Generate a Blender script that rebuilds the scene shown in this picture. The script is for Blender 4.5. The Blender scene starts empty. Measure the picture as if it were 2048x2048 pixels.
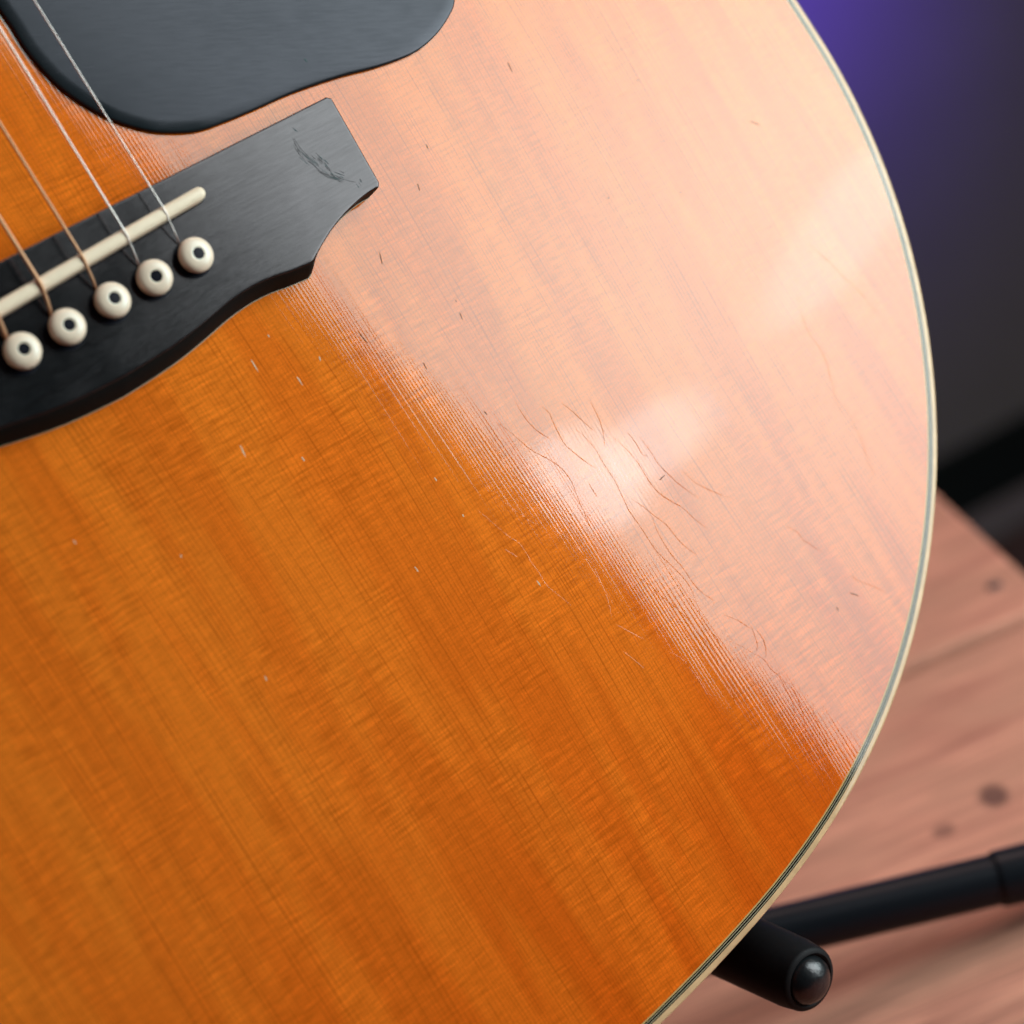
import bpy, bmesh, math, random
from mathutils import Vector, Matrix
R = math.radians
random.seed(7)
SC = bpy.context.scene
COL = SC.collection
MM = 0.001

# ---------------------------------------------------------------- camera
# world: metres, z = 0 is the table top; the guitar leans back 17 degrees on its stand
LEAN = R(17)
GUITAR_Z = 0.27835                      # height of the bridge centre above the table
cam = bpy.data.cameras.new('camera')
cam_o = bpy.data.objects.new('camera', cam); COL.objects.link(cam_o)
cam.sensor_width = 24.0
cam.sensor_fit = 'HORIZONTAL'
cam.lens = 24.0 * 4316.0 / 2048.0
cam.clip_start = 0.02
cam.clip_end = 60.0
cam_o.matrix_world = Matrix((
    (0.73642868, 0.48281418, -0.47388108, -0.15948),
    (-0.55709906, 0.03539383, -0.82969146, -0.40981),
    (-0.38381433, 0.87500728, 0.29504036, 0.34052),
    (0, 0, 0, 1)))
cam.dof.use_dof = True
cam.dof.focus_distance = 0.472
cam.dof.aperture_fstop = 6.2
SC.camera = cam_o

# ---------------------------------------------------------------- light
world = bpy.data.worlds.new('World'); SC.world = world
world.use_nodes = True
bg = world.node_tree.nodes['Background']
bg.inputs[0].default_value = (0.80, 0.84, 1.0, 1)
bg.inputs[1].default_value = 0.03

def glocal(x, y, z):                    # guitar-local millimetres -> world metres
    x, y, z = x*MM, y*MM, z*MM
    return Vector((x, math.sin(LEAN)*y - math.cos(LEAN)*z, math.cos(LEAN)*y + math.sin(LEAN)*z + GUITAR_Z))
def gdir(v):
    x, y, z = v
    return Vector((x, math.sin(LEAN)*y - math.cos(LEAN)*z, math.cos(LEAN)*y + math.sin(LEAN)*z))

def area(name, loc, xdir, zback, sx, sy, energy, color, shape='RECTANGLE'):
    l = bpy.data.lights.new(name, 'AREA'); l.shape = shape
    l.size = sx; l.size_y = sy; l.energy = energy; l.color = color
    o = bpy.data.objects.new(name, l); COL.objects.link(o)
    z = zback.normalized(); x = (xdir - z*xdir.dot(z)).normalized(); y = z.cross(x)
    m = Matrix((x, y, z)).transposed().to_4x4(); m.translation = loc
    o.matrix_world = m
    return o

# the studio softbox on the treble side: its reflection lies over the lacquer
P0 = (61.42, -78.80, 0.0); R0 = Vector((0.47388, -0.03957, 0.87970))
AX = Vector((0.88039, 0.0, -0.47425)); BX = Vector((0.01877, 0.99922, 0.03484))
def softpt(a, b, d=650.0):
    return glocal(*[P0[i] + R0[i]*d + AX[i]*a + BX[i]*b for i in range(3)])
EDGE_T = R(17.2)                        # tilt of the softbox's near edge
ex = AX*math.cos(EDGE_T) + BX*math.sin(EDGE_T)       # across the softbox, away from the near edge
SB_W, SB_H = 0.48, 0.86
ea, eb = 4.0, 41.0                      # a point on the near edge, mm in the softbox plane
ca = ea + math.cos(EDGE_T)*SB_W*500; cb = eb + math.sin(EDGE_T)*SB_W*500
SB_L = 12.3
HOT_U, HOT_V = 0.43, 0.43
sb = area('softbox', softpt(ca, cb), gdir(ex), gdir(R0), SB_W, SB_H, SB_L*math.pi*SB_W*SB_H, (0.60, 0.935, 0.955))
# its diffuser is brightest before the bulbs and falls off towards the frame
sb.data.use_nodes = True
nt = sb.data.node_tree; em = nt.nodes['Emission']
geo = nt.nodes.new('ShaderNodeNewGeometry'); sub = nt.nodes.new('ShaderNodeVectorMath'); sub.operation = 'SUBTRACT'
sub.inputs[1].default_value = (HOT_U, HOT_V, 0)
scl = nt.nodes.new('ShaderNodeVectorMath'); scl.operation = 'MULTIPLY'; scl.inputs[1].default_value = (SB_W, SB_H, 0)
ln = nt.nodes.new('ShaderNodeVectorMath'); ln.operation = 'LENGTH'
mr = nt.nodes.new('ShaderNodeMapRange'); mr.interpolation_type = 'SMOOTHSTEP'
for k, v in ((1, 0.0), (2, 0.34), (3, 1.22), (4, 0.66)): mr.inputs[k].default_value = v
nt.links.new(geo.outputs['Parametric'], sub.inputs[0]); nt.links.new(sub.outputs[0], scl.inputs[0]); nt.links.new(scl.outputs[0], ln.inputs[0])
nt.links.new(ln.outputs['Value'], mr.inputs[0]); nt.links.new(mr.outputs[0], em.inputs['Strength'])
for (a, b, sx, sy, ang, p) in ((44, -8, 0.046, 0.064, 25, 7.0), (84, -9, 0.064, 0.036, 5, 4.6), (222, 33, 0.130, 0.040, 19, 2.6)):
    lx = AX*math.cos(R(ang)) + BX*math.sin(R(ang))
    area('softbox_bulb', softpt(a, b, 645.0), gdir(lx), gdir(R0), sx, sy, p*math.pi*math.pi*sx*sy/4, (0.86, 0.95, 1.0), 'ELLIPSE')
# dim fill light added above the table to brighten its boards
area('table_fill', Vector((0.75, 0.55, 1.9)), Vector((1, 0, 0)), Vector((0.12, 0.1, 1)), 1.2, 1.2, 16.0, (1.0, 0.93, 0.86))

# violet lamp on the backdrop
def spot(name, loc, target, energy, color, size, blend, rad):
    l = bpy.data.lights.new(name, 'SPOT'); l.energy = energy; l.color = color
    l.spot_size = size; l.spot_blend = blend; l.shadow_soft_size = rad
    o = bpy.data.objects.new(name, l); COL.objects.link(o); o.location = loc
    o.rotation_euler = (Vector(target) - Vector(loc)).to_track_quat('-Z', 'Y').to_euler()
    return o

SC.view_settings.view_transform = 'Standard'
SC.view_settings.look = 'None'
SC.view_settings.exposure = 0.0
SC.view_settings.gamma = 1.0
SC.view_settings.use_curve_mapping = False
SC.cycles.max_bounces = 4
SC.cycles.diffuse_bounces = 2
SC.cycles.glossy_bounces = 3
SC.cycles.use_denoising = True
SC.cycles.sample_clamp_indirect = 6.0

# ---------------------------------------------------------------- measured outlines, guitar-local millimetres
EDGE_PTS = [[205.02,-11.75],[205.02,-34.26],[201.76,-56.12],[195.49,-76.92],[186.58,-96.35],[175.41,-114.23],[162.23,-130.46],[147.21,-144.89],[130.47,-157.34],[112.14,-167.56],[92.45,-175.36],[71.63,-180.75],[49.85,-184.11],[26.8,-186.31]]
PICK = [[22.11,64.63],[22.31,60.96],[22.3,54.87],[23.68,46.94],[26.21,40.74],[30.36,34.47],[35.53,29.51],[40.41,26.62],[45.92,24.54],[52.37,23.75],[60.26,23.26],[70.06,22.86],[82.11,21.43],[91.92,19.64],[101.33,18.85],[108.61,20.06],[114.57,22.56],[118.38,25.39]]
CRACKS = [[[76.71,-58.56],[76.59,-61.3],[76.74,-63.99],[77.49,-66.8],[79.41,-70.27]],[[81.67,-62.65],[82.47,-65.1],[82.2,-66.76],[81.76,-69.95],[81.64,-72.71],[82.51,-75.41],[83.41,-77.73],[85.13,-80.91]],[[69.92,-60.67],[71.42,-63.68],[72.62,-67.13],[73.8,-69.98],[75.75,-73.07],[77.37,-75.98],[77.94,-78.1],[77.98,-80.94],[77.03,-84.83],[76.4,-88.9],[75.86,-92.21],[74.83,-95.24]],[[64.59,-57.96],[65.53,-60.45],[66.18,-63.98],[66.18,-67.16],[65.85,-70.15],[65.89,-71.37],[67.4,-74.99],[69.12,-78.35],[70.31,-81.82],[71.41,-85.45],[72.61,-88.94],[72.94,-90.73]],[[85.48,-70.37],[86.73,-72.88],[87.55,-76.98],[87.47,-81.0],[87.52,-85.49],[87.1,-89.32],[86.68,-93.15],[86.94,-97.37],[87.17,-103.6],[88.33,-107.95],[89.36,-111.83],[89.5,-115.59],[88.52,-119.51],[87.41,-122.94],[86.44,-125.21]],[[93.15,-77.22],[94.15,-79.81],[95.11,-84.43],[95.12,-87.71],[95.12,-90.99],[95.91,-93.9],[97.37,-96.57],[98.94,-99.11],[99.98,-102.38],[101.61,-106.2]],[[88.66,-90.81],[90.16,-93.7],[91.63,-96.99],[92.86,-99.94],[93.29,-102.65],[93.86,-105.85],[95.47,-109.66]],[[91.04,-96.45],[90.15,-99.62],[89.81,-102.69],[89.95,-106.45],[90.64,-110.12],[90.78,-113.89],[91.21,-116.6],[92.42,-118.96],[92.82,-120.43],[91.61,-121.35]],[[74.35,-95.56],[75.87,-98.66],[76.96,-101.71],[78.59,-104.69],[80.34,-107.53],[81.41,-109.99],[81.69,-111.58],[83.15,-115.49],[84.51,-119.56],[84.99,-123.52],[85.93,-128.17],[85.59,-131.24],[84.83,-134.86],[84.5,-137.92],[83.78,-140.83]],[[54.62,-74.48],[55.65,-77.43],[56.57,-79.93],[57.6,-82.89],[58.73,-85.12],[59.01,-87.26],[58.88,-89.96],[59.08,-92.85],[59.08,-96.01],[60.01,-98.54],[61.52,-102.82]],[[67.71,-87.32],[69.39,-89.49],[70.24,-92.18],[70.77,-95.29],[71.31,-98.41],[70.98,-101.43],[70.44,-104.72],[69.38,-108.1],[68.16,-110.38]],[[61.01,-75.95],[62.32,-78.87],[63.7,-82.04],[65.04,-84.0]],[[76.01,-123.37],[77.56,-125.53],[78.42,-128.28],[78.74,-131.12],[78.75,-134.37],[78.37,-137.47],[77.45,-139.66]],[[80.42,-125.64],[79.2,-126.93],[78.49,-128.53]],[[68.53,-111.8],[70.24,-114.64],[72.35,-117.92]],[[66.59,-117.64],[67.53,-120.22],[68.6,-123.28]],[[87.24,-124.47],[88.32,-126.34],[88.28,-128.37],[87.34,-130.26]],[[93.17,-123.92],[95.54,-126.78],[97.2,-130.05]],[[97.02,-77.91],[97.48,-81.24],[97.36,-84.04],[98.36,-85.01]],[[99.15,-80.32],[99.54,-84.43],[99.55,-87.72],[100.34,-90.63],[101.13,-93.55],[102.63,-96.87],[103.94,-99.47]],[[76.57,-93.83],[76.58,-95.44],[76.79,-96.77]],[[93.13,-67.42],[92.79,-70.5],[92.33,-73.1],[91.3,-75.8],[89.98,-77.92]],[[86.55,-64.68],[87.76,-67.57],[88.64,-70.28],[89.89,-73.8]],[[81.55,-82.54],[81.51,-84.54],[81.57,-86.4]],[[55.2,-84.66],[55.82,-86.0],[56.6,-87.44]],[[97.74,-129.74],[97.17,-132.15],[96.48,-134.15],[95.29,-135.14]],[[98.27,-131.27],[98.73,-133.44],[98.01,-135.77],[96.75,-137.41]],[[90.56,-129.19],[92.72,-131.87],[94.53,-135.03],[95.95,-137.61],[96.14,-140.14],[97.09,-142.79],[96.8,-145.37],[96.63,-148.37],[95.91,-150.68],[94.14,-152.68],[92.3,-155.31]],[[97.47,-144.23],[98.37,-146.68],[98.08,-149.27],[97.29,-152.24],[96.24,-154.69],[94.58,-157.1]],[[100.87,-152.39],[99.74,-154.11],[99.13,-156.84],[98.77,-160.08],[97.69,-164.25]],[[93.68,-158.25],[93.29,-160.41],[93.4,-163.59],[93.52,-166.77],[92.88,-169.81]],[[96.78,-165.4],[94.72,-167.19],[93.06,-169.58]],[[84.66,-138.56],[83.82,-140.76],[83.04,-142.32]]]
PALE = [[[28.29,-22.46],[28.19,-25.63]],[[35.11,-30.27],[35.18,-32.6]],[[26.19,-45.17],[26.29,-46.36]],[[42.06,-28.96],[41.69,-30.11]],[[34.81,-77.16],[34.9,-78.56]],[[49.9,-63.56],[49.99,-64.55]],[[34.64,-19.7],[34.57,-20.43]],[[16.0,-36.54],[15.55,-39.29]],[[-24.86,-36.1],[-24.75,-37.17]],[[-7.74,-49.48],[-7.75,-50.2]],[[-6.31,-79.09],[-6.51,-80.26]],[[57.6,-93.95],[57.76,-95.63]],[[50.95,-73.37],[50.87,-74.11]]]
DARK = [[[67.72,-15.91],[66.65,-18.72]],[[92.19,-0.1],[91.96,-1.4]],[[84.93,-6.88],[84.39,-8.62]],[[76.69,-35.86],[76.34,-37.75]],[[62.41,-41.28],[62.21,-43.14]],[[77.38,-33.22],[77.5,-33.68]],[[52.9,-28.65],[53.47,-31.87]],[[68.69,-57.1],[69.04,-58.21]],[[122.15,7.54],[121.85,4.79]],[[150.57,-9.89],[150.79,-10.42]],[[126.02,-30.41],[126.16,-30.89]],[[144.1,-37.69],[144.39,-38.13]],[[172.58,-31.4],[174.77,-33.86]],[[125.2,-137.13],[127.18,-139.23]],[[120.15,-137.86],[120.04,-139.23]],[[97.33,-91.0],[99.6,-90.63]]]
SCUFF = [[[60.74,13.99],[60.66,11.72],[60.58,9.45],[61.61,6.65],[62.76,3.4],[64.72,1.3],[68.74,-2.19]],[[63.24,7.8],[63.96,5.14],[64.56,2.92],[66.33,0.53]],[[62.17,14.86],[62.84,13.39]],[[68.7,-1.0],[68.64,-2.33]]]
PGDOT = [[76.56,28.43],[76.8,27.26]]

# ---------------------------------------------------------------- helpers
def mk(name, verts, faces, mat, parent=None, smooth=False, label=None, sharp=None, scale=MM):
    me = bpy.data.meshes.new(name)
    me.from_pydata([(v[0]*scale, v[1]*scale, v[2]*scale) for v in verts], [], faces)
    bm = bmesh.new(); bm.from_mesh(me)
    bmesh.ops.recalc_face_normals(bm, faces=bm.faces)
    bm.to_mesh(me); bm.free()
    if smooth:
        me.polygons.foreach_set('use_smooth', [True]*len(me.polygons))
        if sharp: me.set_sharp_from_angle(angle=R(sharp))
    me.materials.append(mat)
    o = bpy.data.objects.new(name, me); COL.objects.link(o)
    if parent is not None: o.parent = parent
    if label: o['label'] = label
    return o

def loft(rings, close_ring=True, cap0=False, cap1=False, loop=False):
    """rings: equal-length lists of 3D points -> verts, faces"""
    n = len(rings[0]); V = [p for r in rings for p in r]; F = []
    m = len(rings)
    for i in range(m if loop else m-1):
        a, b = i*n, ((i+1) % m)*n
        for j in range(n if close_ring else n-1):
            k = (j+1) % n
            F.append((a+j, a+k, b+k, b+j))
    if cap0: F.append(tuple(range(n)))
    if cap1: F.append(tuple((m-1)*n + j for j in range(n)))
    return V, F

def catmull(pts, closed, step):
    P = [Vector(p) for p in pts]; n = len(P); out = []
    rng = range(n) if closed else range(n-1)
    for i in rng:
        if closed: a, b, c, d = P[i-1], P[i], P[(i+1) % n], P[(i+2) % n]
        else: a, b, c, d = P[max(i-1, 0)], P[i], P[i+1], P[min(i+2, n-1)]
        k = max(1, int((c-b).length/step))
        for j in range(k):
            t = j/k
            out.append(0.5*((2*b) + (c-a)*t + (2*a-5*b+4*c-d)*t*t + (3*b-a-3*c+d)*t**3))
    if not closed: out.append(P[-1])
    return out

def resample(pts, n):
    L = [0.0]; m = len(pts)
    for i in range(m): L.append(L[-1] + (pts[(i+1) % m]-pts[i]).length)
    out = []; i = 0
    for k in range(n):
        s = L[-1]*k/n
        while L[i+1] < s: i += 1
        t = (s-L[i])/max(L[i+1]-L[i], 1e-9)
        out.append(pts[i].lerp(pts[(i+1) % m], t))
    return out

def inset(loop, d):
    """offset a closed 2D loop inwards by d (loop is counter-clockwise)"""
    n = len(loop); out = []
    for i in range(n):
        t = (loop[(i+1) % n] - loop[i-1]).normalized()
        out.append(loop[i] + Vector((-t.y, t.x))*d)
    return out

def ccw(loop):
    a = sum(loop[i-1].x*loop[i].y - loop[i].x*loop[i-1].y for i in range(len(loop)))
    return loop if a > 0 else loop[::-1]

def z3(loop, z): return [(p.x, p.y, z) for p in loop]

def tube(path, rad, sides=12, cap=True):
    P = [Vector(p) for p in path]; rings = []
    t0 = (P[1]-P[0]).normalized()
    u = t0.orthogonal().normalized()
    for i, p in enumerate(P):
        t = (P[min(i+1, len(P)-1)] - P[max(i-1, 0)]).normalized()
        u = (u - t*u.dot(t)).normalized(); v = t.cross(u)
        r = rad[i] if isinstance(rad, (list, tuple)) else rad
        rings.append([tuple(p + (u*math.cos(a) + v*math.sin(a))*r) for a in [2*math.pi*k/sides for k in range(sides)]])
    return loft(rings, cap0=cap, cap1=cap)

def lathe(profile, centre, axis=(0, 0, 1), sides=40):
    a = Vector(axis).normalized(); u = a.orthogonal().normalized(); v = a.cross(u); c = Vector(centre)
    rings = [[tuple(c + a*h + (u*math.cos(t) + v*math.sin(t))*r) for t in [2*math.pi*k/sides for k in range(sides)]] for (r, h) in profile]
    return loft(rings, cap0=True, cap1=True)

def empty(name, loc, rot=(0, 0, 0)):
    o = bpy.data.objects.new(name, None); COL.objects.link(o); o.location = loc; o.rotation_euler = rot
    o.empty_display_size = 0.05
    return o
def tag(o, label, cat, group=None):
    o['label'] = label; o['category'] = cat
    if group: o['group'] = group

# ---------------------------------------------------------------- materials
class NT:
    def __init__(s, name):
        s.m = bpy.data.materials.new(name); s.m.use_nodes = True
        s.t = s.m.node_tree; s.b = s.t.nodes['Principled BSDF']
    def n(s, typ, ins=None, **kw):
        nd = s.t.nodes.new(typ)
        for k, v in kw.items(): setattr(nd, k, v)
        for k, v in (ins or {}).items():
            if isinstance(v, bpy.types.NodeSocket): s.t.links.new(v, nd.inputs[k])
            else: nd.inputs[k].default_value = v
        return nd
    def math(s, op, a, b=0.0, c=0.0, clamp=False):
        nd = s.n('ShaderNodeMath', {0: a, 1: b, 2: c}, operation=op); nd.use_clamp = clamp
        return nd.outputs[0]
    def vec(s, x, y=0.0, z=0.0): return s.n('ShaderNodeCombineXYZ', {0: x, 1: y, 2: z}).outputs[0]
    def noise(s, v, scale=1.0, detail=2.0, rough=0.5, dist=0.0):
        return s.n('ShaderNodeTexNoise', {'Vector': v, 'Scale': scale, 'Detail': detail, 'Roughness': rough, 'Distortion': dist}).outputs[0]
    def ramp(s, f, lo, hi, a=0.0, b=1.0, smooth=True):
        nd = s.n('ShaderNodeMapRange', {0: f, 1: lo, 2: hi, 3: a, 4: b}); nd.clamp = True
        if smooth: nd.interpolation_type = 'SMOOTHSTEP'
        return nd.outputs[0]
    def mix(s, f, a, b, blend='MIX'):
        nd = s.n('ShaderNodeMix', {0: f}, data_type='RGBA', blend_type=blend)
        for i, v in ((6, a), (7, b)):
            if isinstance(v, bpy.types.NodeSocket): s.t.links.new(v, nd.inputs[i])
            else: nd.inputs[i].default_value = (*v, 1)
        return nd.outputs[2]
    def mul(s, col, f):                 # colour times scalar
        g = s.n('ShaderNodeCombineColor', {0: f, 1: f, 2: f}).outputs[0]
        return s.mix(1.0, col, g, 'MULTIPLY')
    def coords(s, k=1000.0):            # object coordinates in millimetres
        c = s.n('ShaderNodeTexCoord').outputs['Object']
        x, y, z = s.n('ShaderNodeSeparateXYZ', {0: c}).outputs
        return s.math('MULTIPLY', x, k), s.math('MULTIPLY', y, k), s.math('MULTIPLY', z, k)
    def set(s, **kw):
        for k, v in kw.items():
            k = k.replace('_', ' ')
            if isinstance(v, bpy.types.NodeSocket): s.t.links.new(v, s.b.inputs[k])
            else: s.b.inputs[k].default_value = (*v, 1) if isinstance(v, tuple) else v
    def bump(s, h, dist=1.0, strength=1.0):
        return s.n('ShaderNodeBump', {'Height': h, 'Distance': dist, 'Strength': strength}).outputs[0]

LACQUER = dict(Coat_Weight=1.0, Coat_IOR=1.42)

def spruce_material():
    t = NT('lacquered_spruce'); x, y, z = t.coords()
    def n2(u, su, v, sv, seed, detail=1.0, rough=0.5):
        vv = t.n('ShaderNodeVectorMath', {0: t.vec(u, v), 1: (su, sv, 0), 2: (seed*17.3, seed*9.1, 0)}, operation='MULTIPLY_ADD').outputs[0]
        return t.n('ShaderNodeTexNoise', {'Vector': vv, 'Scale': 1.0, 'Detail': detail, 'Roughness': rough}, noise_dimensions='2D').outputs[0]
    # growth rings run along y; their spacing and course wander a little
    w1 = n2(x, 0.03, y, 0.005, 1, 1)
    w2 = n2(x, 0.30, y, 0.012, 2, 0)
    gx = t.math('ADD', t.math('MULTIPLY_ADD', w1, 9.0, x), t.math('MULTIPLY', w2, 1.0))
    ph = t.math('MULTIPLY', gx, 1/0.90)
    fr = t.math('FRACT', ph); fl = t.math('FLOOR', ph)
    rn = t.n('ShaderNodeTexWhiteNoise', {'W': fl}, noise_dimensions='1D')
    rnd = rn.outputs[0]
    rnd2 = t.n('ShaderNodeSeparateColor', {0: rn.outputs[1]}).outputs[1]
    tri = t.math('SUBTRACT', 1.0, t.math('MULTIPLY', t.math('ABSOLUTE', t.math('SUBTRACT', fr, 0.5)), 2.0))
    line = t.ramp(tri, 0.46, 1.0)
    brk = t.ramp(n2(x, 0.9, y, 0.09, 3, 2), 0.34, 0.66, 0.35, 1.0)
    line = t.math('MULTIPLY', t.math('MULTIPLY', line, brk), t.ramp(rnd, 0.1, 1.0, 0.40, 0.85))
    # broad light and dark bands along the grain, with fairly firm borders
    band = n2(gx, 0.065, y, 0.009, 4, 2, 0.6)
    band2 = n2(gx, 0.30, y, 0.006, 5, 1)
    # medullary rays: short dashes square to the grain, in patches
    silk = n2(x, 0.115, y, 1.35, 6, 2, 0.55)
    silk2 = n2(x, 0.30, y, 1.9, 7, 1)
    patch = t.ramp(n2(x, 0.030, y, 0.035, 8, 2), 0.38, 0.60, 0.30, 1.0)
    # the figure is strongest towards the centre seam and the tail
    patch = t.math('MULTIPLY', patch, t.ramp(t.math('MULTIPLY_ADD', y, 0.7, x), 15.0, 95.0, 1.0, 0.42))
    sk = t.math('MULTIPLY', t.ramp(silk, 0.53, 0.70), patch)
    sl = t.math('MULTIPLY', t.ramp(silk, 0.50, 0.30), patch)
    fine = n2(x, 3.4, y, 2.4, 9, 2, 0.7)
    # the amber finish is deeper and redder towards the tail rim
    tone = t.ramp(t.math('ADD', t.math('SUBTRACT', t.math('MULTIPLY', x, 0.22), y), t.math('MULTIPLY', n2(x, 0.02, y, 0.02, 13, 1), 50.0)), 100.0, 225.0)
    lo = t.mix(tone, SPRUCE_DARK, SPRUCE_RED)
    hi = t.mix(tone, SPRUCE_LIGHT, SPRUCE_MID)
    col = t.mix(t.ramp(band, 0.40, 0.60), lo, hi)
    col = t.mix(t.math('MULTIPLY', line, 0.72), col, SPRUCE_LINE)
    col = t.mix(t.math('MULTIPLY', sk, 0.36), col, SPRUCE_SILK)
    k = t.math('MULTIPLY', t.ramp(band2, 0.25, 0.75, 0.95, 1.05), t.math('MULTIPLY_ADD', sl, 0.18, 1.0))
    k = t.math('MULTIPLY', k, t.ramp(silk2, 0.25, 0.75, 0.94, 1.06))
    k = t.math('MULTIPLY', k, t.ramp(fine, 0.25, 0.75, 0.87, 1.13, smooth=False))
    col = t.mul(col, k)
    # relief of the lacquer: it has sunk into the grain (heights in metres)
    am = t.math('MULTIPLY', t.ramp(rnd2, 0.0, 1.0, 0.3, 1.35, smooth=False), t.ramp(n2(x, 0.06, y, 0.03, 14, 1), 0.35, 0.65, 0.75, 1.2))
    sine = t.math('SINE', t.math('MULTIPLY', ph, 2*math.pi))
    h = t.math('MULTIPLY', t.math('MULTIPLY', sine, am), GRAIN_RELIEF)
    big = n2(x, 0.020, y, 0.014, 10, 0)
    h = t.math('MULTIPLY_ADD', big, 1.2e-4, h)
    h = t.math('MULTIPLY_ADD', n2(x, 0.5, y, 0.05, 12, 0), 1.6e-6, h)
    h = t.math('MULTIPLY_ADD', n2(x, 0.35, y, 0.25, 11, 0), 0.8e-6, h)
    nb = t.bump(h)
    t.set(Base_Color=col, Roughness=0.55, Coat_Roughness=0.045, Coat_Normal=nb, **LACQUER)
    t.b.inputs['Specular IOR Level'].default_value = 0.0
    return t.m

SPRUCE_LIGHT = (0.770, 0.131, 0.0096)
SPRUCE_DARK = (0.715, 0.110, 0.0074)
SPRUCE_MID = (0.680, 0.094, 0.0052)
SPRUCE_RED = (0.590, 0.070, 0.0034)
SPRUCE_LINE = (0.310, 0.034, 0.0014)
SPRUCE_SILK = (0.410, 0.055, 0.0022)
GRAIN_RELIEF = 1.3e-6

def plain(name, col, rough=0.5, coat=False, spec=0.5, var=0.0, vscale=1.0, metal=0.0, coat_rough=0.06, bump=0.0, bscale=2.0, ior=None, tint=None):
    t = NT(name); x, y, z = t.coords(); v = t.vec(x, y, z)
    c = col
    if var:
        f = t.noise(v, vscale, 3, 0.6)
        c = t.mul(t.n('ShaderNodeRGB').outputs[0], t.ramp(f, 0.25, 0.75, 1-var, 1+var, smooth=False))
        t.t.nodes['RGB'].outputs[0].default_value = (*col, 1)
    t.set(Base_Color=c, Roughness=rough, Metallic=metal)
    t.b.inputs['Specular IOR Level'].default_value = spec
    if ior: t.b.inputs['IOR'].default_value = ior
    if tint: t.b.inputs['Specular Tint'].default_value = (*tint, 1)
    if coat: t.set(Coat_Roughness=coat_rough, **LACQUER)
    if bump: t.set(Normal=t.bump(t.math('MULTIPLY', t.noise(v, bscale, 3, 0.6), bump)))
    return t.m

def ebony_material():
    t = NT('black_stained_hardwood'); x, y, z = t.coords()
    st = t.noise(t.vec(t.math('MULTIPLY', x, 0.16), t.math('MULTIPLY', y, 2.4), z), 1, 4, 0.65)
    fine = t.noise(t.vec(t.math('MULTIPLY', x, 0.7), t.math('MULTIPLY', y, 5.0), z), 1, 3, 0.6)
    cl = t.noise(t.vec(x, y, z), 0.07, 3, 0.55)
    col = t.mix(t.ramp(st, 0.3, 0.7), (0.002, 0.002, 0.0022), (0.006, 0.006, 0.0065))
    ro = t.math('ADD', t.ramp(cl, 0.3, 0.7, 0.15, 0.21), t.math('MULTIPLY', t.math('SUBTRACT', fine, 0.5), 0.12))
    h = t.math('ADD', t.math('MULTIPLY', st, 5e-6), t.math('MULTIPLY', fine, 2e-6))
    t.set(Base_Color=col, Roughness=ro, Normal=t.bump(h)); t.t.links.new(t.math('MULTIPLY', t.ramp(st, 0.25, 0.75, 0.50, 0.68, smooth=False), t.ramp(fine, 0.3, 0.7, 0.92, 1.08, smooth=False)), t.b.inputs['Specular IOR Level'])
    t.b.inputs['Specular Tint'].default_value = (1.0, 0.65, 0.655, 1)
    return t.m

def pickguard_material():
    t = NT('black_celluloid'); x, y, z = t.coords()
    # fine scratches in the stroke direction
    u = t.math('ADD', t.math('MULTIPLY', x, 0.35), t.math('MULTIPLY', y, 0.94))
    v = t.math('SUBTRACT', t.math('MULTIPLY', y, 0.35), t.math('MULTIPLY', x, 0.94))
    sc = t.noise(t.vec(t.math('MULTIPLY', u, 1.6), t.math('MULTIPLY', v, 0.16)), 1, 3, 0.6)
    cl = t.noise(t.vec(x, y, z), 0.06, 3, 0.6)
    pe = t.noise(t.vec(x, y, z), 1.4, 2)
    smear = t.ramp(t.math('MULTIPLY', t.ramp(sc, 0.55, 0.75), t.ramp(cl, 0.45, 0.65)), 0.0, 1.0, 0.0, 0.16)
    ro = t.math('ADD', t.ramp(cl, 0.3, 0.7, 0.17, 0.25), smear)
    h = t.math('ADD', t.math('MULTIPLY', sc, 2.5e-6), t.math('MULTIPLY', pe, 1.5e-6))
    t.set(Base_Color=(0.010, 0.0105, 0.012), Roughness=ro, Normal=t.bump(h)); t.t.links.new(t.math('MULTIPLY', t.ramp(sc, 0.35, 0.65, 0.225, 0.265, smooth=False), t.ramp(cl, 0.3, 0.7, 0.88, 1.1)), t.b.inputs['Specular IOR Level'])
    t.b.inputs['Specular Tint'].default_value = (1.0, 0.69, 0.78, 1)
    return t.m

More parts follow.
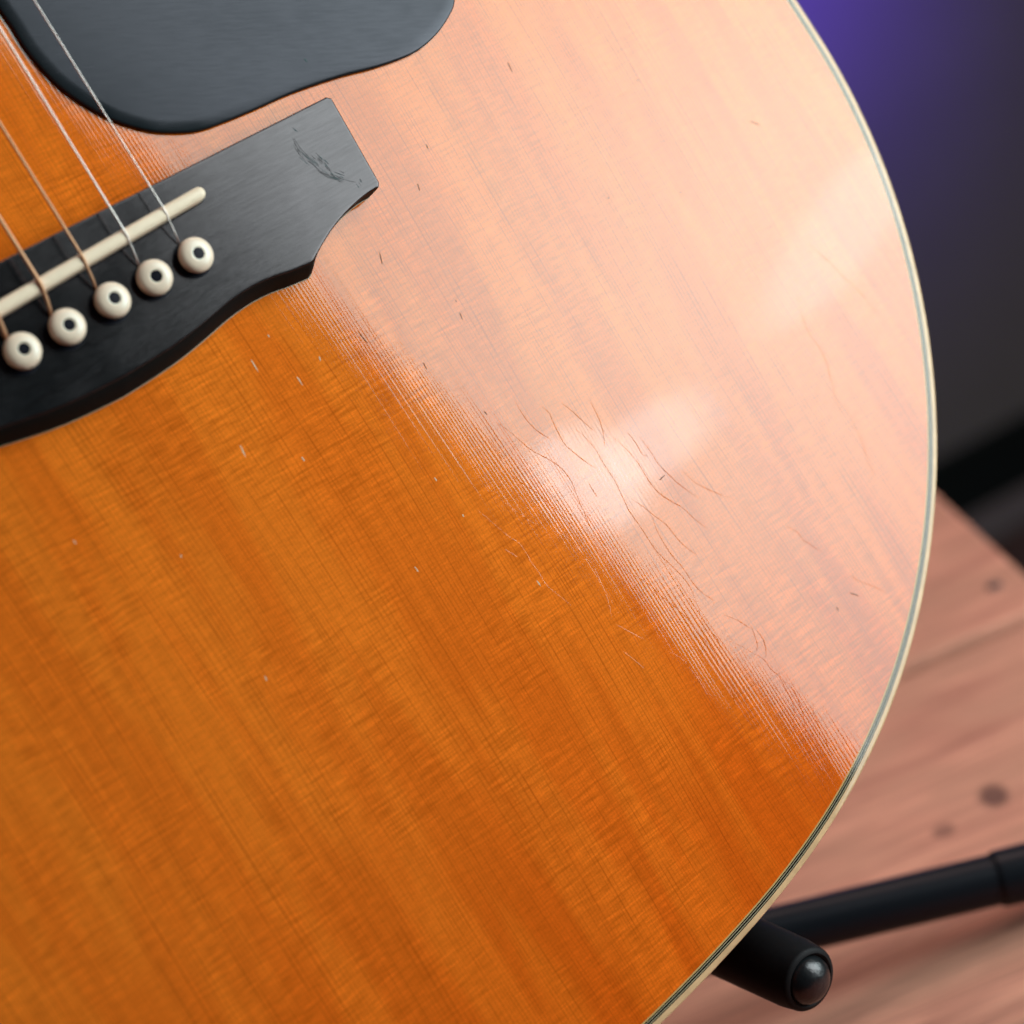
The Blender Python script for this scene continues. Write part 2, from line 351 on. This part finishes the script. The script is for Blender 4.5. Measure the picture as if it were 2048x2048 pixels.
def plank_material(seed):
    t = NT('bare_pine_plank'); x, y, z = t.coords()       # x along the board
    kn = None
    wx = t.noise(t.vec(t.math('MULTIPLY', x, 0.004), t.math('MULTIPLY', y, 0.02), seed), 1, 3)
    g = t.noise(t.vec(t.math('MULTIPLY', x, 0.014), t.math('ADD', t.math('MULTIPLY', y, 0.10), t.math('MULTIPLY', wx, 2.0)), seed), 1, 4, 0.6)
    f = t.noise(t.vec(t.math('MULTIPLY', x, 0.03), t.math('MULTIPLY', y, 0.8), seed), 1, 3, 0.6)
    b = t.noise(t.vec(t.math('MULTIPLY', x, 0.022), t.math('MULTIPLY', y, 0.035), seed+4), 1, 3)
    col = t.mix(t.ramp(g, 0.3, 0.7), PLANK_A, PLANK_B)
    col = t.mix(t.ramp(b, 0.35, 0.7), col, PLANK_C)
    col = t.mul(col, t.ramp(f, 0.25, 0.75, 0.78, 1.14))
    for (kx, ky, ka, kb, s) in KNOTS.get(seed, ()):
        dx = t.math('DIVIDE', t.math('SUBTRACT', x, kx), ka); dy = t.math('DIVIDE', t.math('SUBTRACT', y, ky), kb)
        d = t.math('SQRT', t.math('ADD', t.math('MULTIPLY', dx, dx), t.math('MULTIPLY', dy, dy)))
        col = t.mix(t.ramp(d, 1.25, 0.55, 0.0, s), col, (0.055, 0.014, 0.014))
    t.set(Base_Color=col, Roughness=0.6)
    t.b.inputs['Specular IOR Level'].default_value = 0.3
    t.set(Normal=t.bump(t.math('MULTIPLY', g, 3e-4)))
    return t.m
PLANK_A = (0.470, 0.142, 0.096)
PLANK_B = (0.780, 0.268, 0.178)
PLANK_C = (0.560, 0.195, 0.128)
KNOTS = {2.0: ((-51, -110.5, 5.0, 8.5, 0.75), (-71, -118.5, 4, 5, 0.5), (-45, -180, 4, 6, 0.3)), 1.0: ((-30, 120, 6, 9, 0.4),)}

M_SPRUCE = spruce_material()
M_EBONY = ebony_material()
M_PICK = pickguard_material()
M_CREAM = plain('aged_cream_binding', (0.60, 0.285, 0.150), 0.09, var=0.16, vscale=0.16, spec=0.40, tint=(1.0, 0.70, 0.68))
M_PBLACK = plain('black_purfling', (0.009, 0.008, 0.007), 0.06, spec=0.40, tint=(1.0, 0.70, 0.68))
M_PWHITE = plain('cream_purfling', (0.34, 0.21, 0.13), 0.06, spec=0.40, tint=(1.0, 0.70, 0.68))
M_PINNER = plain('amber_purfling', (0.50, 0.24, 0.09), 0.06, spec=0.40, tint=(1.0, 0.70, 0.68))
M_MAHOG = plain('red_brown_mahogany', (0.12, 0.030, 0.014), 0.4, coat=True, var=0.25, vscale=0.05)
M_BONE = plain('bone', (0.90, 0.55, 0.395), 0.38, var=0.05, vscale=0.25, spec=0.4, tint=(1.0, 0.7, 0.68))
M_PIN = plain('ivory_plastic', (0.86, 0.515, 0.385), 0.30, var=0.05, vscale=0.4, spec=0.45)
M_DOT = plain('black_inlay', (0.004, 0.004, 0.007), 0.35, spec=0.12, tint=(1.0, 0.66, 0.7))
M_STEEL = plain('plain_steel_string', (0.84, 0.58, 0.53), 0.38, metal=1.0, var=0.06, vscale=1.5)
M_BRONZE = plain('bronze_wound_string', (0.66, 0.27, 0.145), 0.50, metal=0.65, var=0.12, vscale=2.0)
M_RUBBER = plain('black_rubber', (0.006, 0.0045, 0.005), 0.62, tint=(1.0, 0.66, 0.66), spec=0.2, bump=2e-5, bscale=1.2, var=0.2, vscale=0.6)
M_CAP = plain('glossy_black_cap', (0.006, 0.006, 0.007), 0.30, bump=2.0e-4, bscale=0.35, spec=0.6, tint=(1.0, 0.68, 0.68))
M_TUBE = plain('black_painted_steel', (0.006, 0.006, 0.008), 0.33, spec=0.16, tint=(1.0, 0.66, 0.68))
M_NAIL = plain('dark_nail', (0.012, 0.012, 0.018), 0.5)
M_WALL = plain('dark_grey_wall_paint', (0.180, 0.132, 0.128), 0.9, var=0.08, vscale=0.004, spec=0.2)
M_SKIRT = plain('black_skirting', (0.006, 0.006, 0.006), 0.7, spec=0.2)
M_FLOOR = plain('dark_red_brown_floor', (0.075, 0.038, 0.034), 0.8, var=0.25, vscale=0.01, spec=0.2)
M_STRIP = plain('grey_floor_strip', (0.16, 0.125, 0.13), 0.7, spec=0.2)
M_NICK = plain('bare_lacquer_chip', (0.56, 0.29, 0.17), 0.6)
M_LEDGE = plain('lacquer_edge', (0.36, 0.20, 0.12), 0.5)
M_DENT = plain('dark_dent', (0.20, 0.05, 0.018), 0.7, spec=0.2)
M_SCUFF = plain('dull_scuff', (0.010, 0.010, 0.011), 0.45, spec=0.26, var=0.3, vscale=2)

# ---------------------------------------------------------------- setting
F0 = Vector((1.651, 1.522, -0.70)); WD = Vector((0.949, -0.316, 0)).normalized(); WN = Vector((-WD.y, WD.x, 0))*-1
def box_dirs(name, origin, ax, ay, lx0, lx1, ly0, ly1, z0, z1, mat, parent=None):
    vs = []
    for z in (z0, z1):
        for (a, b) in ((lx0, ly0), (lx1, ly0), (lx1, ly1), (lx0, ly1)):
            p = origin + ax*a + ay*b; vs.append((p.x, p.y, z))
    fs = [(0, 1, 2, 3), (4, 5, 6, 7), (0, 1, 5, 4), (1, 2, 6, 5), (2, 3, 7, 6), (3, 0, 4, 7)]
    return mk(name, vs, fs, mat, parent, scale=1.0)
wall = box_dirs('wall', F0, WD, WN, -4, 4, -0.1, 0, -0.70, 3.0, M_WALL); wall['kind'] = 'structure'
sk = box_dirs('skirting_board', F0, WD, WN, -4, 4, 0.0, 0.02, -0.70, -0.61, M_SKIRT, wall)
floor = box_dirs('floor', F0, WD, WN, -4, 4, -0.1, 5, -0.75, -0.70, M_FLOOR); floor['kind'] = 'structure'
tr = box_dirs('floor_strip', F0, WD, WN, -4, 4, 0.021, 0.10, -0.70, -0.69, M_STRIP, floor)  # low grey strip on the floor along the wall

# violet lamp that washes the backdrop behind the guitar
wp = F0 + WD*(-0.20) + Vector((0, 0, 0.86))
spot('violet_backdrop_lamp', wp + WN*0.42 + Vector((0, 0, 0.12)) - WD*0.05, wp, 40.0, (0.11, 0.045, 1.0), R(100), 1.0, 0.05)

# table of wide boards, butted side by side
SAZ = R(-30.47)
SD = Vector((math.cos(SAZ), math.sin(SAZ), 0)); SN = Vector((-SD.y, SD.x, 0)); S0 = Vector((0.33676, 0.14264, 0))
table = empty('wooden_table', (S0.x, S0.y, 0), (0, 0, SAZ))
tag(table, 'pinkish brown plank table under the guitar stand', 'table')
END = 13.4
def board(name, x0, x1, y0, y1, z0, z1, mat, bev=2.0):
    me = bpy.data.meshes.new(name); bm = bmesh.new()
    bmesh.ops.create_cube(bm, size=1.0)
    for v in bm.verts:
        v.co.x = (x0 if v.co.x < 0 else x1)*MM; v.co.y = (y0 if v.co.y < 0 else y1)*MM; v.co.z = (z0 if v.co.z < 0 else z1)*MM
    bmesh.ops.bevel(bm, geom=bm.edges[:], offset=bev*MM, segments=2, affect='EDGES', profile=0.6)
    bm.to_mesh(me); bm.free(); me.materials.append(mat)
    o = bpy.data.objects.new(name, me); COL.objects.link(o); o.parent = table
    return o
board('plank', -760, END, 3.6, 236, -28, 0, plank_material(1.0))
board('plank', -760, END-0.6, -243, -3.6, -28, -1.2, plank_material(2.0))
board('plank', -760, END, 239, 470, -28, 0.2, plank_material(3.0))
board('plank', -760, END+0.4, -470, -246, -28, 0.1, plank_material(4.0))
for xx in (-40, -700): board('batten', xx-35, xx+35, -450, 450, -60, -28.4, M_MAHOG)
for xx in (-60, -690):
    for yy in (-420, 420): board('leg', xx-28, xx+28, yy-28, yy+28, -699, -60.4, M_MAHOG)
for (nx, ny) in ((1.0, 36.6), (1.0, 200), (0.0, -205)):
    V, F = lathe([(3.2, -1.0), (3.2, 0.3), (2.2, 0.9), (0.4, 1.1)], (nx - 0.2, ny, -0.2), sides=16)
    mk('nail', V, F, M_NAIL, table, smooth=True)

# ---------------------------------------------------------------- guitar
guitar = empty('acoustic_guitar', (0, 0, GUITAR_Z), (math.pi/2 - LEAN, 0, 0))
tag(guitar, 'amber lacquered acoustic guitar with black bridge and pickguard', 'guitar')

half = EDGE_PTS[::-1]                    # tail to widest point
half = [(9, -187.0)] + half + [(203.5, 14), (197, 42), (186, 70), (171, 98), (155, 124), (142, 148), (136, 172), (137, 196), (142, 220), (146, 244), (144, 266), (132, 284), (106, 295), (60, 300), (16, 301)]
OUT = [Vector(p) for p in half] + [Vector((-p[0], p[1])) for p in reversed(half)]
OUT = ccw(resample(catmull(OUT, True, 1.0), 720))

def ring_part(name, d0, d1, mat, label=None, h=1.6):
    a, b = inset(OUT, d0), inset(OUT, d1)
    V, F = loft([z3(a, 0), z3(b, 0), z3(b, -h), z3(a, -h)], loop=True)
    return mk(name, V, F, mat, guitar, label=label)
V, F = loft([z3(inset(OUT, d), z) for d, z in ((1.5, -6), (1.5, 0), (0.62, 0), (0.40, -0.04), (0.2, -0.16), (0.06, -0.36), (0, -0.65), (0, -6))], loop=True)
mk('binding', V, F, M_CREAM, guitar, smooth=True, sharp=50, label='aged cream binding along the rim')
for d0, d1, m, nm in ((1.5, 1.72, M_PBLACK, 'purfling_line'), (1.72, 1.90, M_PWHITE, 'purfling_line'), (1.90, 2.30, M_PBLACK, 'purfling_line'),
                      (2.30, 2.46, M_PWHITE, 'purfling_line'), (2.46, 2.72, M_PBLACK, 'purfling_line'), (2.72, 3.05, M_PINNER, 'purfling_line')):
    ring_part(nm, d0, d1, m)

# soundboard with its sound hole
def soundboard():
    bm = bmesh.new()
    o = inset(OUT, 3.05)[::2]; HC, HR = Vector((0, 172)), 50.0
    hole = [HC + Vector((math.cos(t), math.sin(t)))*HR for t in [2*math.pi*k/96 for k in range(96)]]
    edges = []
    for lp in (o, hole):
        vs = [bm.verts.new((p.x*MM, p.y*MM, 0)) for p in lp]
        for i in range(len(vs)): edges.append(bm.edges.new((vs[i-1], vs[i])))
    bmesh.ops.triangle_fill(bm, edges=edges, use_beauty=True)
    ex = bmesh.ops.extrude_face_region(bm, geom=bm.faces[:])
    bmesh.ops.translate(bm, verts=[v for v in ex['geom'] if isinstance(v, bmesh.types.BMVert)], vec=(0, 0, -2.6*MM))
    bmesh.ops.recalc_face_normals(bm, faces=bm.faces)
    me = bpy.data.meshes.new('soundboard'); bm.to_mesh(me); bm.free(); me.materials.append(M_SPRUCE)
    ob = bpy.data.objects.new('soundboard', me); COL.objects.link(ob); ob.parent = guitar
    ob['label'] = 'amber spruce soundboard with crazed lacquer'
    return ob
top = soundboard()
HC = (0, 172)
for r0, r1, m in ((53, 54, M_PBLACK), (54, 57, M_CREAM), (57, 58, M_PBLACK)):
    rings = [[(HC[0] + r*math.cos(t), HC[1] + r*math.sin(t), z) for t in [2*math.pi*k/96 for k in range(96)]] for r, z in ((r0, -0.5), (r0, 0.03), (r1, 0.03), (r1, -0.5))]
    V, F = loft(rings, loop=True); mk('rosette_ring', V, F, m, guitar)
side_o = inset(OUT, 0.05)
V, F = loft([z3(side_o, -6.0), z3(side_o, -108.0)]); mk('side', V, F, M_MAHOG, guitar, smooth=True)
bl = inset(OUT, 0.1)
V, F = loft([z3(bl, -108.0), z3(inset(OUT, 1.5), -110.0)], cap1=True); mk('back', V, F, M_MAHOG, guitar)

# crazing of the lacquer: fine raised seams
def seam(pts, w, h):
    P = catmull([Vector((p[0] + random.uniform(-.05, .05), p[1] + random.uniform(-.05, .05))) for p in pts], False, 0.6); n = len(P); L = []; C = []; Rr = []
    for i, p in enumerate(P):
        t = (P[min(i+1, n-1)] - P[max(i-1, 0)]).normalized(); k = math.sin(math.pi*min(1, (i+0.3)/n*1.0))**0.5*random.uniform(0.75, 1.15)
        q = Vector((-t.y, t.x))*w*0.5*max(k, 0.25); hh = h*max(k, 0.2)
        L.append((p.x+q.x, p.y+q.y, 0.001)); C.append((p.x, p.y, hh)); Rr.append((p.x-q.x, p.y-q.y, 0.001))
    return loft([L, C, Rr], close_ring=False)
def wander(x0, y0, ang, L):
    pts = [(x0, y0)]; a = ang
    while L > 0:
        st = random.uniform(1.2, 3.2); a += random.gauss(0, 0.22) - 0.10*(a-ang); L -= st
        pts.append((pts[-1][0] + st*math.cos(a), pts[-1][1] + st*math.sin(a)))
    return pts
EXTRA = [wander(x, y, R(-64 + random.uniform(-10, 10)), L) for (x, y, L) in ((104, -92, 12), (120, -116, 11), (128, -134, 10), (72, -80, 7))]
FAINT = [wander(x, y, R(-84 + random.uniform(-10, 10)), L) for (x, y, L) in ((158, -72, 30), (168, -62, 26), (152, -100, 18))]
for i, c in enumerate(CRACKS + EXTRA + FAINT):
    w = 0.19 if i < len(CRACKS) else 0.14 if i < len(CRACKS + EXTRA) else 0.10
    V, F = seam(c, w, w*0.18)
    mk('lacquer_crack', V, F, M_SPRUCE, top)

def chip(p, q, w, h, mat, parent, name, z=0.0):
    p, q = Vector(p), Vector(q); c = (p+q)/2; a = (q-p)/2; L = max(a.length, w*0.6); a = a.normalized()*L if a.length > 1e-6 else Vector((L, 0)); b = Vector((-a.y, a.x)).normalized()*w*0.5
    ring = [c + a*math.cos(t)*random.uniform(.85, 1.1) + b*math.sin(t)*random.uniform(.7, 1.15) for t in [2*math.pi*k/10 for k in range(10)]]
    V = [(v.x, v.y, z+0.002) for v in ring] + [((v.x+c.x)/2, (v.y+c.y)/2, z+h) for v in ring]
    F = [(j, (j+1) % 10, 10+(j+1) % 10, 10+j) for j in range(10)] + [tuple(range(10, 20))]
    return mk(name, V, F, mat, parent)
for p, q in PALE: chip(p, q, 0.34, 0.02, M_NICK, top, 'chip')
for p, q in DARK: chip(p, q, 0.30, 0.01, M_DENT, top, 'dent')

# pickguard: thin sheet whose rim rolls off
pg = PICK[::-1] + [(22.3, 76), (24.5, 100), (33, 118), (46, 131), (55, 148), (58.5, 166), (62, 182), (72, 192), (84, 188), (94, 170), (103, 146), (113, 118), (120, 92), (124, 66), (124.5, 45), (122.5, 32)]
PG = ccw(resample(catmull([Vector(p) for p in pg], True, 0.5), 420))
TH = 1.25
rings = [z3(PG, 0.01), z3(PG, TH-0.42), z3(inset(PG, 0.10), TH-0.30), z3(inset(PG, 0.35), TH-0.20)]
for s in (0.7, 1.05, 1.4, 1.75, 2.1, 2.45, 2.8): rings.append(z3(inset(PG, s), TH - 0.20*((2.8-s)/2.45)**2))
V, F = loft(rings, cap1=True)
pick = mk('pickguard', V, F, M_PICK, guitar, smooth=True, sharp=60, label='black pickguard with rounded rim')
chip(PGDOT[0], PGDOT[1], 0.5, 0.01, M_SCUFF, pick, 'dent', z=TH)

# bridge: straight front edge, scooped ends, bellied rear edge
HB = 6.5
tr_top = [(0, 17.75), (39.6, 17.75), (73.2, 17.75), (74.2, 17.0), (73.7, 6.6), (73.2, -3.7), (72.5, -4.5), (68.3, -4.7), (62.3, -6.0), (57.2, -7.8), (52.8, -9.9), (49.6, -11.6), (48.4, -11.8), (44.0, -11.35), (38.9, -10.55), (34.0, -10.3), (28.5, -10.7), (21.2, -11.95), (15.0, -12.9), (8.0, -13.45), (0, -13.7)]
off = {0: 0}
def dens(pts, step=0.9):
    out = []
    for a, b in zip(pts[:-1], pts[1:]):
        a, b = Vector(a), Vector(b); k = max(1, int((b-a).length/step))
        out += [a.lerp(b, j/k) for j in range(k)]
    return out + [Vector(pts[-1])]
front = dens(tr_top[:7], 1.2)
scoop = catmull([Vector(p) for p in tr_top[6:12]], False, 0.8)
belly = catmull([Vector(p) for p in tr_top[12:]], False, 0.8)
rt = front + scoop[1:] + belly
def base_pt(p):                          # foot of the edge: the rear belly flares out, the front stays square
    if p.y > -4.6 or p.x > 52.5: return Vector((p.x + (0.15 if p.x > 50 else 0), p.y - (0.1 if p.y < 0 else -0.15)))
    k = min(1.0, max(0.0, (53-p.x)/4.0))
    f = 1.75 + 1.0*min(1, max(0, (46-p.x)/46))
    return Vector((p.x + 1.3*k*min(1, p.x/40), p.y - f*k))
rb = [base_pt(p) for p in rt]
def mirror(h): return h + [Vector((-p.x, p.y)) for p in reversed(h[1:-1])]
T_, B_ = mirror(rt), mirror(rb)
if sum(T_[i-1].x*T_[i].y - T_[i].x*T_[i-1].y for i in range(len(T_))) < 0: T_, B_ = T_[::-1], B_[::-1]
def lerp2(a, b, t): return [p.lerp(q, t) for p, q in zip(a, b)]
tin = lambda d: inset(T_, d)
rings = [z3(B_, 0.0), z3(lerp2(B_, T_, 0.10), 1.2), z3(lerp2(B_, T_, 0.45), HB-2.6), z3(lerp2(B_, T_, 0.80), HB-0.9), z3(T_, HB-0.30), z3(tin(0.12), HB-0.10), z3(tin(0.32), HB-0.012), z3(tin(0.42), HB), z3(tin(0.75), HB)]
V, F = loft(rings, cap1=True)
bridge = mk('bridge', V, F, M_EBONY, guitar, smooth=True, sharp=40, label='black belly bridge with a curved scuff')
bridge.data.materials.append(plain('dull_black_bridge_side', (0.004, 0.0035, 0.0035), 0.75, spec=0.10))  # duller copy of the bridge wood, put in to keep the sides dark
for p in bridge.data.polygons:
    if p.center.z < (HB-0.35)*MM: p.material_index = 1
# edge of lacquer left round the foot of the bridge
bo = inset(B_, -0.16)
V, F = loft([z3(bo, 0.002), z3(inset(B_, -0.10), 0.06), z3(inset(B_, 0.02), 0.06)])
mk('lacquer_edge', V, F, M_LEDGE, bridge, smooth=True)
# saddle
s0, s1 = Vector((-37.5, 8.25)), Vector((34.4, 11.45)); sd = (s1-s0).normalized(); sn = Vector((-sd.y, sd.x))
def saddle_ring(w, z0, crown):
    out = []
    L = (s1-s0).length
    for k in range(41):
        u = L*k/40; out.append((s0 + sd*u + sn*-w, z0 + crown*(1-(2*k/40-1)**2)))
    for k in range(1, 8):
        a = -math.pi/2 + math.pi*k/8; out.append((s1 + sd*w*math.cos(a) + sn*w*math.sin(a), z0))
    for k in range(40, -1, -1):
        u = L*k/40; out.append((s0 + sd*u + sn*w, z0 + crown*(1-(2*k/40-1)**2)))
    for k in range(1, 8):
        a = math.pi/2 + math.pi*k/8; out.append((s0 + sd*w*math.cos(a) + sn*w*math.sin(a), z0))
    return [(p.x, p.y, z) for p, z in out]
V, F = loft([saddle_ring(1.45, HB-0.5, 0), saddle_ring(1.45, HB+1.7, .4), saddle_ring(1.30, HB+2.25, .4), saddle_ring(0.85, HB+2.62, .4), saddle_ring(0.3, HB+2.75, .4)], cap0=True, cap1=True)
mk('saddle', V, F, M_BONE, bridge, smooth=True, sharp=50, label='long bone saddle across the bridge')
V, F = loft([saddle_ring(1.72, HB-0.2, 0), saddle_ring(1.72, HB+0.012, 0), saddle_ring(1.46, HB+0.012, 0)])
mk('saddle_slot', V, F, M_DOT, bridge)
# scuff on the treble wing
M_SMUDGE = plain('rubbed_smudge', (0.003, 0.003, 0.0032), 0.33, spec=0.33, var=0.2, vscale=1.5, tint=(1.0, 0.65, 0.655))
for pts in SCUFF:
    for strand in range(34 if len(pts) > 2 else 5):
        off = Vector((random.gauss(0, .42), random.gauss(0, .42)))
        P = catmull([Vector(p) + off + Vector((random.gauss(0, .10), random.gauss(0, .10))) for p in pts], False, 0.3); n = len(P)
        i0 = int(n*random.uniform(0, .85)); i1 = min(n, i0 + max(4, int(n*random.uniform(.08, .28)))); Lr = []; Rr = []
        if i1 - i0 < 3: continue
        for i in range(i0, i1):
            p = P[i]; t = (P[min(i+1, n-1)] - P[max(i-1, 0)]).normalized()
            w = random.uniform(0.03, 0.12)*math.sin(math.pi*(i-i0+.5)/(i1-i0)); z = HB + 0.002 + .0006*strand
            Lr.append((p.x - t.y*w, p.y + t.x*w, z)); Rr.append((p.x + t.y*w, p.y - t.x*w, z))
        V, F = loft([Lr, Rr], close_ring=False); mk('scuff', V, F, M_SCUFF if strand % 4 == 0 else M_SMUDGE, bridge)

# bridge pins
PX = [(26.19, 0.55), (16.0, 0.42), (5.5, 0.22), (-5.5, -0.2), (-15.95, -0.3), (-26.4, -0.6)]
for i, (px, py) in enumerate(PX):
    ax = Vector((random.uniform(-.09, .09), random.uniform(-.09, .05), 1))
    V, F = lathe([(2.3, -2.0), (2.4, 0.35), (3.1, 0.5), (3.62, 1.05), (3.80, 1.65), (3.68, 2.25), (3.25, 2.78), (2.55, 3.10), (1.75, 3.25), (1.28, 3.29), (1.24, 3.27)], (px+0.25, py+0.25, HB), ax, 40)
    pin = mk('bridge_pin', V, F, M_PIN, guitar, smooth=True)
    V, F = lathe([(1.25, 2.8), (1.25, 3.285), (0.7, 3.305), (0.2, 3.31)], (px+0.25, py+0.25, HB), ax, 20)
    mk('dot', V, F, M_DOT, pin, smooth=True, sharp=50)
    V, F = lathe([(4.15, -0.1), (4.15, 0.015), (2.0, 0.015)], (px-0.05, py-0.05, HB), (0, 0, 1), 28)
    mk('pin_hole', V, F, M_DOT, bridge)
    # notch for the string in front of the pin
    # string
SX = [(25.35, 25.5), (15.3, 15.75), (4.65, 4.95), (-5.85, -5.9), (-16.7, -17.0), (-27.2, -27.8)]
RAD = [0.17, 0.225, 0.31, 0.42, 0.53, 0.66]
for i, (xs, xn) in enumerate(SX):
    r = RAD[i]; px, py = PX[i]
    t = (xs - s0.x)/(s1.x - s0.x); ys = s0.y + (s1.y - s0.y)*t
    zt = HB + 2.75 + 0.4*(1-(2*t-1)**2) + r
    dirx = (xn-xs)/50.0
    path = [(xs + dirx*330, ys+330, zt+2.2), (xs + dirx*120, ys+120, zt+0.8), (xs + dirx*40, ys+40, zt+0.27), (xs + dirx*6, ys+6, zt+0.05), (xs, ys+0.6, zt), (xs, ys-0.4, zt-0.12), (xs, ys-1.5, zt-0.8)]
    hx, hy = px-0.75, py+3.9
    path += [(xs + (hx-xs)*0.5, (ys-1.5+hy)/2, (zt-0.8+HB+0.4)/2+0.15), (hx, hy, HB+0.3), (hx+0.1, hy-0.4, HB-0.5)]
    V, F = tube(path, r, 10)
    mk('string', V, F, M_STEEL if i < 2 else M_BRONZE, guitar, smooth=True, label='plain steel string' if i < 2 else 'bronze wound string')
# neck and fretboard, out of the picture
V, F = loft([[(-27, 232, 0.2), (27, 232, 0.2), (27, 232, 6.0), (-27, 232, 6.0)], [(-22, 640, 0.2), (22, 640, 0.2), (22, 640, 6.0), (-22, 640, 6.0)]], cap0=True, cap1=True)
mk('fretboard', V, F, M_EBONY, guitar)
V, F = loft([[(-27 + 54*k/8, 298, -16*math.sin(math.pi*k/8)) for k in range(9)], [(-22 + 44*k/8, 640, -14*math.sin(math.pi*k/8)) for k in range(9)]], cap0=True, cap1=True)
mk('neck', V, F, M_MAHOG, guitar, smooth=True, sharp=40)

# ---------------------------------------------------------------- guitar stand
stand = empty('guitar_stand', (0.06, 0.20, 0.0))
tag(stand, 'black tubular guitar stand with rubber covered support arm', 'guitar stand')
def W(x, y, z): p = glocal(x, y, z); return (p.x, p.y, p.z)
def smk(name, VF, mat, parent, smooth=True, sharp=45, label=None):
    base = Vector((0.06, 0.20, 0.0))
    V = [tuple(Vector(v) - base) for v in VF[0]]
    return mk(name, V, VF[1], mat, parent, smooth, label, sharp, scale=1.0)
for sx in (1, -1):
    path = [W(sx*68.7, -203.8, -11.9), W(sx*68.8, -202.0, -16), W(sx*69.0, -194.6, -32.6), W(sx*69.1, -191.2, -42), W(sx*69.2, -189.6, -52), W(sx*69.2, -189.4, -90), W(sx*69.2, -189.4, -150)]
    arm = smk('support_arm', tube(path, [0.0075, 0.0081, 0.0083, 0.0081, 0.0080, 0.0080, 0.0080], 32), M_RUBBER, stand, label='black rubber support arm under the rim' if sx == 1 else None)
    tip = Vector(path[0]); d = (Vector(path[0]) - Vector(path[1])).normalized()
    smk('arm_rim', lathe([(0.0075, -0.0004), (0.0075, 0.0), (0.0071, 0.0006), (0.0063, 0.0008), (0.0058, 0.0004), (0.0058, -0.001)], tip, d, 40), M_RUBBER, arm)
    smk('end_cap', lathe([(0.0057, -0.001), (0.0057, 0.0002), (0.0054, 0.0014), (0.0047, 0.0024), (0.0037, 0.0033), (0.0025, 0.0039), (0.0012, 0.0042), (0.0002, 0.00425)], tip - Vector((0.0002*sx, 0, 0)), d, 40), M_CAP, arm)
    knee = [path[-1], (0.0, W(0, -175, -185)[1], W(0, -175, -185)[2])]
    smk('yoke_bar', tube([path[-1], ((path[-1][0])*0.5, path[-1][1]+0.02, path[-1][2]-0.0), knee[1]], 0.0065, 20), M_TUBE, stand)
# the leg that runs out to the right
A = Vector((0.1294, 0.0544, 0.0254)); B = Vector((0.1835, 0.0196, 0.0144)); dr = (B-A).normalized()
hub = A - dr*0.150
end = B + dr*0.055
leg = smk('leg', tube([tuple(hub), tuple(A), tuple(B + dr*0.004)], 0.0074, 28), M_TUBE, stand)
smk('collar', tube([tuple(B - dr*0.001), tuple(B - dr*0.0004), tuple(B+dr*.001), tuple(end)], [0.0075, 0.0080, 0.0082, 0.0082], 28), M_TUBE, leg)
for az in (100, 215):
    e2 = Vector((hub.x + 0.24*math.cos(R(az)), hub.y + 0.24*math.sin(R(az)), 0.009))
    smk('leg', tube([tuple(hub), tuple(e2)], 0.0074, 20), M_TUBE, stand)
smk('post', tube([tuple(hub - Vector((0, 0, 0.02))), tuple(hub + Vector((0, 0, 0.30)))], 0.009, 20), M_TUBE, stand)
